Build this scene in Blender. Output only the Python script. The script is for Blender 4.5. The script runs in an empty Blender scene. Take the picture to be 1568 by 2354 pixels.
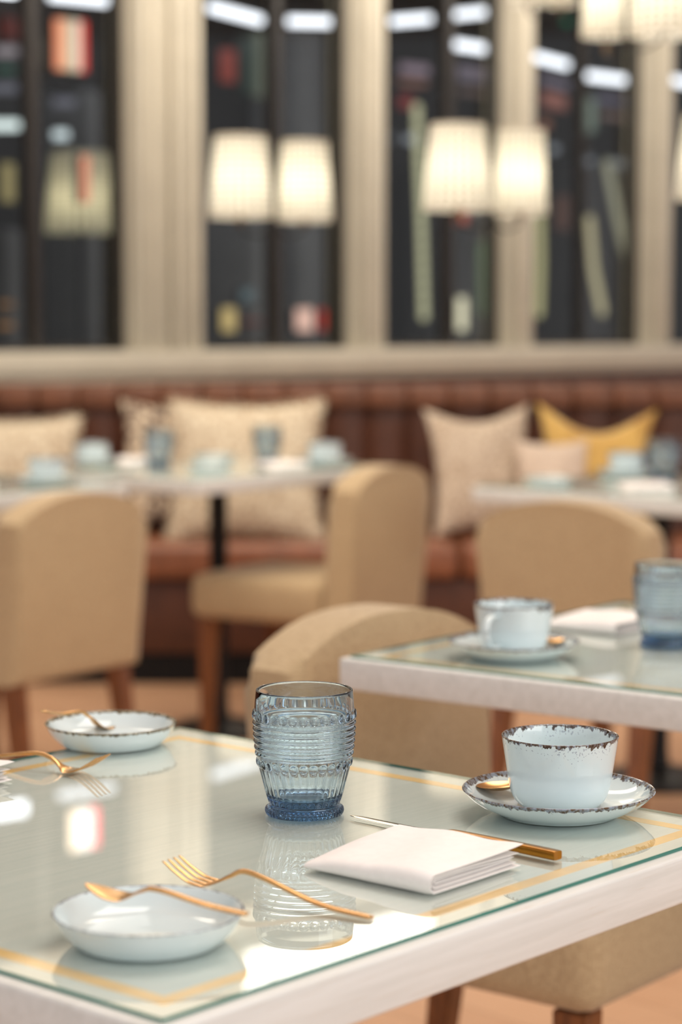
import bpy, bmesh, math, random
from mathutils import Vector, Matrix
random.seed(7)
PI = math.pi
C = bpy.context.scene.collection
scene = bpy.context.scene

# ------------------------------------------------------------------ camera
F = 5000.0                      # focal length in pixels of the 1568x2354 frame
PITCH = math.atan(437.0 / F)
CAMZ = 1.155
cam_d = bpy.data.cameras.new('camera'); cam = bpy.data.objects.new('camera', cam_d); C.objects.link(cam)
cam.location = (0, 0, CAMZ); cam.rotation_euler = (PI/2 - PITCH, 0, 0)
cam_d.sensor_fit = 'VERTICAL'; cam_d.sensor_height = 36.0
cam_d.lens = F / 2354 * 36.0
cam_d.clip_start = 0.05; cam_d.clip_end = 60
cam_d.dof.use_dof = True; cam_d.dof.focus_distance = 1.76; cam_d.dof.aperture_fstop = 4.2
scene.camera = cam

# ------------------------------------------------------------------ light
world = bpy.data.worlds.new('World'); scene.world = world; world.use_nodes = True
bg = world.node_tree.nodes['Background']; bg.inputs[0].default_value = (0.965, 0.975, 1.0, 1); bg.inputs[1].default_value = 0.88

def area(name, loc, target, sx, sy, power, col):
    l = bpy.data.lights.new(name, 'AREA'); l.shape = 'RECTANGLE'; l.size = sx; l.size_y = sy
    l.energy = power; l.color = col
    o = bpy.data.objects.new(name, l); C.objects.link(o); o.location = loc
    o.rotation_euler = (Vector(target) - Vector(loc)).to_track_quat('-Z', 'Y').to_euler()
    return o
area('daylight_right', (3.2, -0.6, 2.3), (0, 2.2, 0.6), 2.6, 2.0, 60, (1.0, 0.97, 0.93))
area('ceiling_light_front', (0.6, 2.3, 3.2), (0.3, 2.3, 0), 1.6, 1.6, 40, (1.0, 0.95, 0.89))
area('ceiling_light_back', (-0.6, 5.2, 3.2), (-0.3, 6.2, 0), 2.4, 1.4, 70, (1.0, 0.90, 0.76))
area('added_wall_fill', (0.60, 8.50, 3.3), (0.0, 9.15, 1.9), 4.6, 0.4, 60, (1.0, 0.93, 0.82))  # added fill that brightens the pilaster and header, also for the table reflections
area('added_room_fill', (0.2, 11.6, 3.2), (0.4, 12.6, 0), 5.0, 0.6, 15, (0.95, 0.97, 1.0))  # added fill that brightens the lockers; the tube lights alone are too weak

scene.view_settings.view_transform = 'Standard'; scene.view_settings.look = 'None'
scene.view_settings.gamma = 1.0; scene.view_settings.use_curve_mapping = False
scene.view_settings.exposure = 0.0

# ------------------------------------------------------------------ helpers
def ray(px, py):
    v = Vector((px - 784, F, -(py - 1177)))
    c, s = math.cos(PITCH), math.sin(PITCH)
    return Vector((v.x, v.y*c + v.z*s, -v.y*s + v.z*c))
def pz(px, py, z):              # photograph direction -> point at height z
    r = ray(px, py); return Vector((0, 0, CAMZ)) + r * ((z - CAMZ) / r.z)
def py_(px, py, Y):             # photograph direction -> point at distance Y
    r = ray(px, py); return Vector((0, 0, CAMZ)) + r * (Y / r.y)

def link(o, parent=None):
    C.objects.link(o)
    if parent: o.parent = parent
    return o
def tag(o, label=None, cat=None, group=None, kind=None):
    if label: o['label'] = label
    if cat: o['category'] = cat
    if group: o['group'] = group
    if kind: o['kind'] = kind
    return o
def empty(name, loc=(0, 0, 0), rz=0.0, **k):
    o = bpy.data.objects.new(name, None); C.objects.link(o); o.location = loc; o.rotation_euler = (0, 0, rz)
    o.empty_display_size = 0.05
    return tag(o, **k)
def mobj(name, bm, mat, parent=None, smooth=True, recalc=True):
    if recalc: bmesh.ops.recalc_face_normals(bm, faces=bm.faces[:])
    me = bpy.data.meshes.new(name); bm.to_mesh(me); bm.free()
    for m in (mat if isinstance(mat, (list, tuple)) else [mat]): me.materials.append(m)
    if smooth:
        for p in me.polygons: p.use_smooth = True
        try: me.set_sharp_from_angle(angle=math.radians(38))
        except Exception: pass
    return link(bpy.data.objects.new(name, me), parent)
def clone(o, parent=None, **k):
    c = o.copy(); C.objects.link(c); c.parent = parent
    for ch in o.children: clone(ch, c)
    return tag(c, **k)
def bx(bm, x0, x1, y0, y1, z0, z1, bev=0.0, seg=2, mi=0):
    r = bmesh.ops.create_cube(bm, size=1)
    vs = r['verts']
    for v in vs:
        v.co = Vector(((x0+x1)/2 + v.co.x*(x1-x0), (y0+y1)/2 + v.co.y*(y1-y0), (z0+z1)/2 + v.co.z*(z1-z0)))
    if bev:
        es = list({e for v in vs for e in v.link_edges})
        rr = bmesh.ops.bevel(bm, geom=es, offset=bev, segments=seg, profile=0.5, affect='EDGES')
        return rr['faces']
    fs = list({f for v in vs for f in v.link_faces})
    for f in fs: f.material_index = mi
    return fs
def lathe(bm, prof, n=64, close=True, cx=0, cy=0, cz=0):
    rings = []
    for (r, z) in prof:
        if r < 1e-6: rings.append([bm.verts.new((cx, cy, cz+z))])
        else: rings.append([bm.verts.new((cx + r*math.cos(2*PI*i/n), cy + r*math.sin(2*PI*i/n), cz+z)) for i in range(n)])
    for a, b in zip(rings, rings[1:]):
        for i in range(n):
            j = (i+1) % n
            if len(a) == 1 and len(b) == 1: continue
            if len(a) == 1: bm.faces.new((a[0], b[i], b[j]))
            elif len(b) == 1: bm.faces.new((a[i], a[j], b[0]))
            else: bm.faces.new((a[i], a[j], b[j], b[i]))
def sweep(bm, pts, n=14, pw=2.4):
    """pts: list of (centre Vector, half width, half thickness). width is horizontal, thickness in the plane of the path."""
    rings = []
    N = len(pts)
    for i, (c, w, t) in enumerate(pts):
        a = pts[max(i-1, 0)][0]; b = pts[min(i+1, N-1)][0]
        d = (b - a).normalized()
        side = d.cross(Vector((0, 0, 1)))
        side = side.normalized() if side.length > 1e-5 else Vector((0, 1, 0))
        up = side.cross(d).normalized()
        ring = []
        for k in range(n):
            th = 2*PI*k/n
            cs, sn = math.cos(th), math.sin(th)
            ring.append(bm.verts.new(c + side*(w*math.copysign(abs(cs)**(2/pw), cs)) + up*(t*math.copysign(abs(sn)**(2/pw), sn))))
        rings.append(ring)
    for a, b in zip(rings, rings[1:]):
        for i in range(n):
            j = (i+1) % n; bm.faces.new((a[i], a[j], b[j], b[i]))
    bm.faces.new(rings[0]); bm.faces.new(list(reversed(rings[-1])))
def tube(bm, pts, r, n=10):
    sweep(bm, [(Vector(p), r, r) for p in pts], n, 2.0)
def spline(keys, n):
    """keys: list of tuples; catmull-rom over all components."""
    out = []
    K = [keys[0]] + list(keys) + [keys[-1]]
    for i in range(1, len(K)-2):
        for s in range(n):
            t = s/n
            p0, p1, p2, p3 = K[i-1], K[i], K[i+1], K[i+2]
            out.append(tuple(0.5*((2*b) + (-a+c)*t + (2*a-5*b+4*c-d)*t*t + (-a+3*b-3*c+d)*t**3) for a, b, c, d in zip(p0, p1, p2, p3)))
    out.append(tuple(keys[-1]))
    return out

# ------------------------------------------------------------------ materials
def srgb(r, g, b):
    def f(c):
        c /= 255.0
        return c/12.92 if c <= 0.04045 else ((c+0.055)/1.055)**2.4
    return (f(r), f(g), f(b), 1)
class NT:
    def __init__(s, name):
        s.m = bpy.data.materials.new(name); s.m.use_nodes = True; s.t = s.m.node_tree; s.n = s.t.nodes; s.l = s.t.links
        s.b = s.n['Principled BSDF']; s.out = s.n['Material Output']
    def add(s, ty, **k):
        n = s.n.new(ty)
        for a, v in k.items():
            if a.startswith('i_'):
                key = a[2:]
                key = int(key) if key.isdigit() else key.replace('_', ' ')
                n.inputs[key].default_value = v
            else: setattr(n, a, v)
        return n
    def link(s, a, b): s.l.new(a, b)
    def ramp(s, fac, stops, interp='LINEAR'):
        r = s.n.new('ShaderNodeValToRGB'); r.color_ramp.interpolation = interp
        el = r.color_ramp.elements
        while len(el) < len(stops): el.new(0.5)
        for e, (p, c) in zip(el, stops): e.position = p; e.color = c
        s.link(fac, r.inputs[0]); return r.outputs[0]
    def mix(s, fac, a, b, blend='MIX'):
        n = s.n.new('ShaderNodeMix'); n.data_type = 'RGBA'; n.blend_type = blend
        if isinstance(fac, float): n.inputs[0].default_value = fac
        else: s.link(fac, n.inputs[0])
        for sock, v in ((n.inputs[6], a), (n.inputs[7], b)):
            if isinstance(v, tuple): sock.default_value = v
            else: s.link(v, sock)
        return n.outputs[2]
    def math(s, op, a, b=None, clamp=False):
        n = s.n.new('ShaderNodeMath'); n.operation = op; n.use_clamp = clamp
        for i, v in enumerate((a, b)):
            if v is None: continue
            if isinstance(v, (int, float)): n.inputs[i].default_value = v
            else: s.link(v, n.inputs[i])
        return n.outputs[0]
    def coord(s, scale=(1, 1, 1), which='Object', rot=(0, 0, 0)):
        tc = s.n.new('ShaderNodeTexCoord'); mp = s.n.new('ShaderNodeMapping')
        mp.inputs['Scale'].default_value = scale; mp.inputs['Rotation'].default_value = rot
        s.link(tc.outputs[which], mp.inputs[0]); return mp.outputs[0]
    def noise(s, vec, scale, detail=3, rough=0.5, dist=0.0):
        n = s.n.new('ShaderNodeTexNoise'); n.inputs['Scale'].default_value = scale; n.inputs['Detail'].default_value = detail
        n.inputs['Roughness'].default_value = rough; n.inputs['Distortion'].default_value = dist
        s.link(vec, n.inputs['Vector']); return n.outputs['Fac']
    def bump(s, h, strength=0.3, dist=0.002):
        b = s.n.new('ShaderNodeBump'); b.inputs['Strength'].default_value = strength; b.inputs['Distance'].default_value = dist
        s.link(h, b.inputs['Height']); s.link(b.outputs[0], s.b.inputs['Normal'])
    def set(s, **k):
        for a, v in k.items(): s.b.inputs[a.replace('_', ' ')].default_value = v

def m_plain(name, col, rough=0.5, metal=0.0, var=0.06, scale=30, bump=0.0):
    t = NT(name); v = t.coord(); nf = t.noise(v, scale, 4)
    dark = tuple(c*(1-var*2) for c in col[:3]) + (1,); lite = tuple(min(1, c*(1+var)) for c in col[:3]) + (1,)
    t.link(t.ramp(nf, [(0.3, dark), (0.7, lite)]), t.b.inputs['Base Color'])
    t.set(Roughness=rough, Metallic=metal)
    if bump: t.bump(nf, bump)
    return t.m
def m_fabric(name, a, b, scale=900, bump=0.5, sheen=0.2):
    t = NT(name)
    v = t.coord((1, 1, 1))
    w1 = t.noise(t.coord((1.0, 1.0, 0.12)), scale, 2); w2 = t.noise(t.coord((0.12, 0.12, 1.0)), scale, 2)
    w = t.math('ADD', t.math('MULTIPLY', w1, 0.5), t.math('MULTIPLY', w2, 0.5))
    big = t.noise(v, 9, 3)
    c = t.ramp(w, [(0.38, b), (0.62, a)])
    c = t.mix(t.math('MULTIPLY', big, 0.22), c, tuple(x*0.6 for x in b[:3]) + (1,))
    t.link(c, t.b.inputs['Base Color']); t.set(Roughness=0.92, Sheen_Weight=sheen)
    t.bump(w, bump, 0.001); return t.m
def m_wood(name, a, b, scale=14, rough=0.4, stretch=(1, 14, 1), bump=0.15):
    t = NT(name); v = t.coord(stretch)
    n1 = t.noise(v, scale, 6, 0.6, 0.6)
    t.link(t.ramp(n1, [(0.3, a), (0.7, b)]), t.b.inputs['Base Color']); t.set(Roughness=rough); t.bump(n1, bump, 0.001)
    return t.m
def m_emit(name, col, strength):
    t = NT(name); t.set(Emission_Color=col, Emission_Strength=strength, Base_Color=(0.02, 0.02, 0.02, 1)); return t.m

LINEN = m_fabric('linen', srgb(206, 182, 144), srgb(168, 143, 108))
WOODLEG = m_wood('walnut', srgb(92, 50, 22), srgb(140, 84, 42), 12, 0.35, (8, 8, 1))
BLACK = m_plain('black metal', (0.012, 0.012, 0.013, 1), 0.4, 0.6, 0.1)
PAINT = m_plain('cream paint', srgb(204, 196, 178), 0.45, 0, 0.03, 6)
LEATHER = m_plain('brown leather', srgb(84, 46, 28), 0.5, 0, 0.14, 16, 0.15)
LITROLL = m_plain('lit roll leather', srgb(116, 72, 48), 0.42, 0, 0.12, 16, 0.15)  # same leather made lighter: light on the back's top put into the colour
LITSEAT = m_plain('lit seat leather', srgb(140, 88, 62), 0.38, 0, 0.12, 16, 0.12)  # same leather again, the lit look of the seat painted in
DARKFRAME = m_plain('dark frame', (0.025, 0.021, 0.019, 1), 0.5, 0, 0.1)

def m_tablewood():
    t = NT('limed white wood')
    v = t.coord((1.2, 26, 26)); v2 = t.coord((3, 160, 160))
    n1 = t.noise(v, 4, 5, 0.6, 0.4); n2 = t.noise(v2, 5, 3)
    c = t.ramp(n1, [(0.32, srgb(214, 214, 210)), (0.6, srgb(227, 227, 224))])
    pore = t.ramp(n2, [(0.30, (0, 0, 0, 1)), (0.36, (1, 1, 1, 1))])
    c = t.mix(pore, srgb(212, 205, 194), c)
    t.link(c, t.b.inputs['Base Color']); t.set(Roughness=0.38); t.bump(n2, 0.12, 0.0006); return t.m
TABLEWOOD = m_tablewood()
def m_painted_under():
    t = NT('pale under glass')
    v = t.coord((2, 40, 1)); n1 = t.noise(v, 5, 4, 0.6)
    t.link(t.ramp(n1, [(0.3, srgb(196, 206, 199)), (0.7, srgb(208, 215, 207))]), t.b.inputs['Base Color']); t.set(Roughness=0.5); return t.m
UNDER = m_painted_under()
GOLDLINE = m_plain('gold inlay', srgb(238, 196, 118), 0.4, 0.0, 0.08, 20)
GOLD = m_plain('brushed gold', srgb(218, 172, 116), 0.24, 1.0, 0.05, 60)
DARKGOLD = m_plain('dark brushed gold', srgb(176, 122, 48), 0.28, 1.0, 0.05, 60)
BRONZE = m_plain('dull bronze', srgb(120, 104, 84), 0.5, 0.6, 0.05, 60)
STEEL = m_plain('polished blade', srgb(226, 214, 196), 0.08, 1.0, 0.02, 60)
NAPKIN = m_plain('white paper napkin', srgb(246, 242, 240), 0.85, 0, 0.015, 120, 0.08)

def m_tableglass(name='table glass', ior=2.05, tint=(0.985, 0.997, 0.993, 1)):
    t = NT(name)
    fr = t.add('ShaderNodeFresnel'); fr.inputs['IOR'].default_value = ior
    gl = t.add('ShaderNodeBsdfGlossy'); gl.inputs['Roughness'].default_value = 0.012; gl.inputs['Color'].default_value = (1, 1, 1, 1)
    tr = t.add('ShaderNodeBsdfTransparent'); tr.inputs['Color'].default_value = tint
    mx = t.add('ShaderNodeMixShader'); geo = t.add('ShaderNodeNewGeometry'); t.link(t.math('MULTIPLY', fr.outputs[0], t.math('SUBTRACT', 1.0, geo.outputs['Backfacing'])), mx.inputs[0]); t.link(tr.outputs[0], mx.inputs[1]); t.link(gl.outputs[0], mx.inputs[2])
    t.link(mx.outputs[0], t.out.inputs['Surface']); return t.m
TGLASS = m_tableglass()
TEAL = m_plain('teal glass edge', srgb(52, 118, 106), 0.15, 0, 0.08, 12)
PANE = m_tableglass('window glass', 1.35, (0.9, 0.92, 0.92, 1))

def m_blueglass():
    t = NT('blue pressed glass')
    t.set(Base_Color=(0.86, 0.94, 0.985, 1), Roughness=0.0, IOR=1.48, Transmission_Weight=1.0)
    va = t.add('ShaderNodeVolumeAbsorption'); va.inputs['Color'].default_value = (0.21, 0.45, 0.64, 1); va.inputs['Density'].default_value = 60
    t.link(va.outputs[0], t.out.inputs['Volume']); return t.m
BLUEGLASS = m_blueglass()

def m_porcelain(name, zr, drip, band, colours, speck=True, amount=1.0, inner=None):
    """glaze with a reactive speckled edge that runs down from the rim at local height zr"""
    t = NT(name)
    tc = t.add('ShaderNodeTexCoord'); sp = t.add('ShaderNodeSeparateXYZ'); t.link(tc.outputs['Object'], sp.inputs[0])
    v = t.coord((1, 1, 0.5))
    depth = t.math('SUBTRACT', zr, sp.outputs['Z'])                      # distance below the rim
    n1 = t.noise(v, 210, 3, 0.6); n2 = t.noise(v, 28, 2)
    edge = t.math('ADD', t.math('MULTIPLY', t.math('MAXIMUM', t.math('SUBTRACT', n1, 0.42), 0.0), drip*5.0),
                  t.math('MULTIPLY', t.math('MAXIMUM', t.math('SUBTRACT', n2, 0.55), 0.0), drip*9.0*amount))
    edge = t.math('ADD', edge, band)
    mask = t.math('MULTIPLY', t.math('SUBTRACT', edge, depth), 1400.0, True)
    n3 = t.noise(v, 330, 2); 
    dark = t.ramp(n3, [(0.40, colours[0]), (0.52, colours[1]), (0.64, colours[2])])
    base = t.ramp(t.noise(v, 14, 2), [(0.3, srgb(206, 222, 226)), (0.7, srgb(222, 233, 235))])
    if speck:
        vo = t.add('ShaderNodeTexNoise'); vo.inputs['Scale'].default_value = 520; vo.inputs['Detail'].default_value = 1
        t.link(tc.outputs['Object'], vo.inputs['Vector'])
        n5 = t.noise(t.coord(), 45, 2)
        fall = t.math('MULTIPLY', t.math('SUBTRACT', 0.020, t.math('ABSOLUTE', t.math('SUBTRACT', depth, 0.006))), 50.0, True)
        th = t.math('SUBTRACT', 0.86, t.math('MULTIPLY', t.math('MULTIPLY', fall, n5), 0.44))
        sm = t.math('MULTIPLY', t.math('SUBTRACT', vo.outputs['Fac'], th), 30.0, True)
        base = t.mix(t.math('MULTIPLY', sm, 0.55), base, srgb(120, 128, 150))
    t.link(t.mix(mask, base, dark), t.b.inputs['Base Color'])
    t.set(Roughness=0.08, IOR=1.5, Coat_Weight=0.3, Coat_Roughness=0.03); return t.m
BROWNS = (srgb(58, 40, 28), srgb(96, 84, 78), srgb(120, 128, 142))
SAUCC = (srgb(84, 64, 46), srgb(122, 124, 130), srgb(138, 150, 166))
GREYS = (srgb(70, 76, 96), srgb(98, 106, 126), srgb(140, 150, 166))
OLIVES = (srgb(70, 62, 44), srgb(120, 110, 88), srgb(170, 165, 148))

def m_shade():
    t = NT('lattice shade')
    tc = t.add('ShaderNodeTexCoord'); sp = t.add('ShaderNodeSeparateXYZ'); t.link(tc.outputs['Object'], sp.inputs[0])
    ang = t.math('ARCTAN2', sp.outputs['Y'], sp.outputs['X'])
    a = t.math('SINE', t.math('MULTIPLY', ang, 11.0)); b = t.math('SINE', t.math('MULTIPLY', sp.outputs['Z'], 150.0))
    cell = t.math('ABSOLUTE', t.math('MULTIPLY', a, b))
    col = t.ramp(cell, [(0.40, srgb(238, 236, 228)), (0.80, srgb(150, 142, 120))])
    d = t.add('ShaderNodeBsdfDiffuse'); tl = t.add('ShaderNodeBsdfTranslucent'); t.link(col, d.inputs[0]); t.link(col, tl.inputs[0])
    mx = t.add('ShaderNodeMixShader'); mx.inputs[0].default_value = 0.6; t.link(d.outputs[0], mx.inputs[1]); t.link(tl.outputs[0], mx.inputs[2])
    t.link(mx.outputs[0], t.out.inputs['Surface']); return t.m
SHADE = m_shade()

# ------------------------------------------------------------------ setting: floor, ceiling, window wall, dim room behind
def m_floor():
    t = NT('pale oak floor')
    v = t.coord((1, 1, 1), rot=(0, 0, math.radians(49)))
    br = t.add('ShaderNodeTexBrick'); t.link(v, br.inputs['Vector'])
    br.inputs['Scale'].default_value = 1.0; br.inputs['Brick Width'].default_value = 1.1; br.inputs['Row Height'].default_value = 0.12
    br.inputs['Mortar Size'].default_value = 0.0015; br.inputs['Color1'].default_value = srgb(208, 166, 132); br.inputs['Color2'].default_value = srgb(196, 152, 118)
    br.inputs['Mortar'].default_value = srgb(130, 88, 58)
    n1 = t.noise(t.coord((3, 40, 1), rot=(0, 0, math.radians(49))), 3, 5)
    t.link(t.mix(0.25, br.outputs[0], t.ramp(n1, [(0.3, srgb(178, 132, 98)), (0.7, srgb(222, 184, 152))])), t.b.inputs['Base Color'])
    t.set(Roughness=0.5); return t.m
bm = bmesh.new(); bx(bm, -7, 9, -3, 17, -0.06, 0.0)
tag(mobj('floor', bm, m_floor(), smooth=False), kind='structure')
bm = bmesh.new(); bx(bm, -7, 9, -1, 17, 3.5, 3.6)
tag(mobj('ceiling', bm, m_plain('ceiling white', srgb(238, 234, 226), 0.8, 0, 0.02, 4), smooth=False), kind='structure')

P0 = Vector((-1.254, 8.0, 0)); P1 = Vector((1.678, 10.7, 0)); WD = (P1-P0).normalized(); WA = math.atan2(WD.y, WD.x)
def ws(px, off=0.0):            # photograph column -> distance along the window wall (off = metres into the dining room)
    nrm = Vector((WD.y, -WD.x, 0)); q = P0 + nrm*off; k = (px-784)/F/ (1/ math.cos(PITCH)) * 1.0
    k = (px-784)/F
    return (k*q.y - q.x)/(WD.x - k*WD.y)
ZS0, ZS1, ZH = 0.955, 1.045, 2.74
def wobj(name, bm, mat, parent=None, **k):
    o = mobj(name, bm, mat, parent)
    if parent is None: o.location = P0; o.rotation_euler = (0, 0, WA)
    return tag(o, **k)
S0, S1 = ws(-900) - 2.4, ws(2500)
# the low wall under the sill and the header above the windows
bm = bmesh.new(); bx(bm, S0, S1, 0.0, 0.16, 0, ZS0); wobj('wall_back', bm, m_plain('brown panel', srgb(96, 52, 34), 0.45, 0, 0.15, 5), kind='structure')
bm = bmesh.new(); bx(bm, S0, S1, -0.02, 0.16, ZH, 3.499); wobj('wall_header', bm, PAINT, kind='structure')
bm = bmesh.new(); bx(bm, S0, S1, -0.09, 0.16, ZS0, ZS1, 0.008, 2); bx(bm, S0, S1, -0.07, -0.0, ZS0-0.03, ZS0-0.0005, 0.006)
wobj('trim_1', bm, PAINT, kind='structure')
def post(n, pa, pb, flutes):
    a, b = ws(pa, -0.05), ws(pb, 0.055)
    r = empty('trim_%d' % n, P0, WA, kind='structure')
    bm = bmesh.new(); bx(bm, a, b, -0.03, 0.14, ZS1, ZH, 0.006); mobj('post', bm, PAINT, r)
    w = b-a
    for (f0, f1, d) in flutes:
        bm = bmesh.new(); bx(bm, a+w*f0, a+w*f1, -0.03-d, -0.0302, ZS1, ZH, min(0.008, d*0.4)); mobj('moulding', bm, PAINT, r)
post(2, 288, 470, [(0.0, 0.12, 0.03), (0.20, 0.36, 0.03), (0.46, 0.56, 0.05), (0.66, 0.80, 0.03), (0.88, 1.0, 0.025)])
post(3, 792, 888, [(0.0, 0.2, 0.02), (0.3, 0.7, 0.03), (0.8, 1.0, 0.02)])
post(4, 1143, 1222, [(0.0, 0.22, 0.02), (0.36, 1.0, 0.03)])
post(5, 1462, 1537, [(0.0, 0.22, 0.02), (0.36, 1.0, 0.03)])
post(6, -420, -250, [(0.0, 0.3, 0.03), (0.7, 1.0, 0.03)])
post(7, 1800, 1870, [(0.0, 0.22, 0.02), (0.36, 1.0, 0.03)])
def window(n, pa, pb, mulls):
    a, b = ws(pa, 0.055), ws(pb, -0.05)
    r = empty('window_%d' % n, P0, WA, kind='structure')
    bm = bmesh.new(); t = 0.022
    bx(bm, a, b, 0.05, 0.10, ZS1, ZS1+t); bx(bm, a, b, 0.05, 0.10, ZH-t, ZH); bx(bm, a, a+t, 0.05, 0.10, ZS1+t, ZH-t); bx(bm, b-t, b, 0.05, 0.10, ZS1+t, ZH-t)
    mobj('window_frame', bm, DARKFRAME, r)
    for (m0, m1) in mulls:
        bm = bmesh.new(); bx(bm, ws(m0, -0.105), ws(m1, -0.045), 0.045, 0.105, ZS1+t, ZH-t, 0.004); mobj('mullion', bm, DARKFRAME, r)
    bm = bmesh.new(); bx(bm, a+t, b-t, 0.072, 0.078, ZS1+t, ZH-t); mobj('pane', bm, PANE, r, smooth=False)
window(1, -250, 288, [(55, 98)])
window(2, 470, 792, [(608, 650)])
window(3, 888, 1143, [(1004, 1042)])
window(4, 1222, 1462, [(1312, 1342)])
window(5, 1537, 1800, [(1650, 1680)])
window(6, -800, -420, [(-600, -560)])
bm = bmesh.new(); bx(bm, S0, ws(-800, 0.055), 0.0, 0.16, ZS1, ZH); wobj('wall_side', bm, PAINT, kind='structure')
# dim service room beyond the glass
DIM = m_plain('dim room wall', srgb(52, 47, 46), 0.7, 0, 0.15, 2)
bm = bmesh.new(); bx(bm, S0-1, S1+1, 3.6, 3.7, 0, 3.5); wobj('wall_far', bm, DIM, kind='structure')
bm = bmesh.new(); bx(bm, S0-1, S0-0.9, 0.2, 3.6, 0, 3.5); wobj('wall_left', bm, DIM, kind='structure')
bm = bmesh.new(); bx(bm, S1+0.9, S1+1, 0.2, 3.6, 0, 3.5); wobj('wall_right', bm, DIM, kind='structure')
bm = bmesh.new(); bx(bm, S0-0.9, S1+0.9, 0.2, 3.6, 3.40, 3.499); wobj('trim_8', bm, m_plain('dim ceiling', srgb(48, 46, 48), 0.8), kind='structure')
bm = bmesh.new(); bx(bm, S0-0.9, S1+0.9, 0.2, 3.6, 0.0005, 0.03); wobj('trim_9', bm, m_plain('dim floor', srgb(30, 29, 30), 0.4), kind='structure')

# ------------------------------------------------------------------ glowing and dim things in the room beyond the windows
def nrm_wall(off): return P0 - Vector((WD.y, -WD.x, 0))*off
def behind(px, py, off):        # point on the plane parallel to the window wall, off metres behind it
    q = nrm_wall(off); k = (px-784)/F
    s = (k*q.y - q.x)/(WD.x - k*WD.y); Y = q.y + s*WD.y
    return py_(px, py, Y)
def unmirror(px, py, off):      # same, for what the table glass mirrors
    q = nrm_wall(off); k = (px-784)/F
    s = (k*q.y - q.x)/(WD.x - k*WD.y); Y = q.y + s*WD.y
    p = py_(px, py, Y); p.z = 1.5 - p.z; return p
TUBEM = {}
def tubelight(px, py, length, slope, power, label, col=(0.93, 0.94, 1.0, 1), off=2.4, mirror=False, th=0.035):
    fn = unmirror if mirror else behind
    a = fn(px-length/2, py-slope*length/2, off); b = fn(px+length/2, py+slope*length/2, off)
    key = (col, power)
    if key not in TUBEM: TUBEM[key] = m_emit('tube glow', col, power)
    r = empty('tube_light', (a+b)/2, label=label, cat='light', group='tube lights in the room beyond the windows')
    d = (b-a); L = d.length/2
    r.rotation_euler = d.to_track_quat('X', 'Z').to_euler()
    bm = bmesh.new(); bx(bm, -L, L, -0.02, 0.02, 0.012+th/2, 0.045+th/2, 0.004); mobj('housing', bm, DARKFRAME, r)
    bm = bmesh.new(); bx(bm, -L, L, -0.02, 0.02, -th/2, th/2+0.010, 0.012, 3); mobj('diffuser', bm, TUBEM[key], r)
    return r
W = 2.6
tubelight(541, 34, 121, 0.26, W, 'white tube light at top left of the second window')
tubelight(720, 52, 112, 0.02, W, 'white tube light at top right of the second window')
tubelight(945, 48, 89, -0.08, W, 'white tube light at top left of the third window')
tubelight(1088, 32, 82, -0.1, W, 'white tube light at the very top of the third window, right half')
tubelight(1086, 110, 84, 0.15, W, 'white tube light second from the top in the right half of the third window')
tubelight(1268, 142, 75, 0.26, W, 'white slanting tube light in left half of the fourth window')
tubelight(1400, 182, 103, 0.12, W, 'white tube light in right half of the fourth window')
tubelight(1568, 190, 75, 0.2, W, 'white tube light in the window cut by the right edge')
tubelight(180, -2, 132, 0.1, W, 'white tube light cut by the top edge in the first window')
tubelight(5, 290, 75, 0.0, 1.3, 'greenish white tube light at left edge of first window', (0.85, 0.95, 0.92, 1))
tubelight(140, 312, 30, 0.0, 1.0, 'short pale tube light above the reflected lampshade in first window', (0.85, 0.95, 0.97, 1))
tubelight(148, 237, 46, 0.02, 0.16, 'faint grey violet tube light in the first window', (0.8, 0.78, 0.95, 1))
tubelight(8, 205, 57, 0.0, 0.16, 'faint tube light at left edge below green glow', (0.8, 0.78, 0.95, 1))
tubelight(15, 120, 46, 0.0, 0.3, 'faint pink white tube light high at left edge', (0.95, 0.8, 0.85, 1))
tubelight(900, 320, 7, 0.0, 0.14, 'tiny faint lamp low in the left half of third window', (0.8, 0.85, 0.95, 1))
tubelight(950, 322, 34, 0.0, 0.35, 'small dim lamp left of the tall double lampshade', (0.8, 0.85, 0.95, 1))
tubelight(1272, 345, 16, 0.0, 0.3, 'small dim lamp right of the tall double lampshade', (0.8, 0.85, 0.95, 1))
tubelight(1355, 372, 16, 0.0, 0.22, 'small dim lamp beside leaning light strings', (0.8, 0.85, 0.95, 1))
tubelight(1420, 378, 34, 0.1, 0.2, 'dim lamp at the top of the leaning light strings', (0.8, 0.85, 0.9, 1))
# seen only in the mirror of the table glass
for (x, y, l, s, lb) in ((20, 1860, 80, -0.15, 'white tube light high above the first window'),):
    tubelight(x, y, l, s, 6.0, lb, mirror=True, th=0.06, off=2.2)

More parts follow.
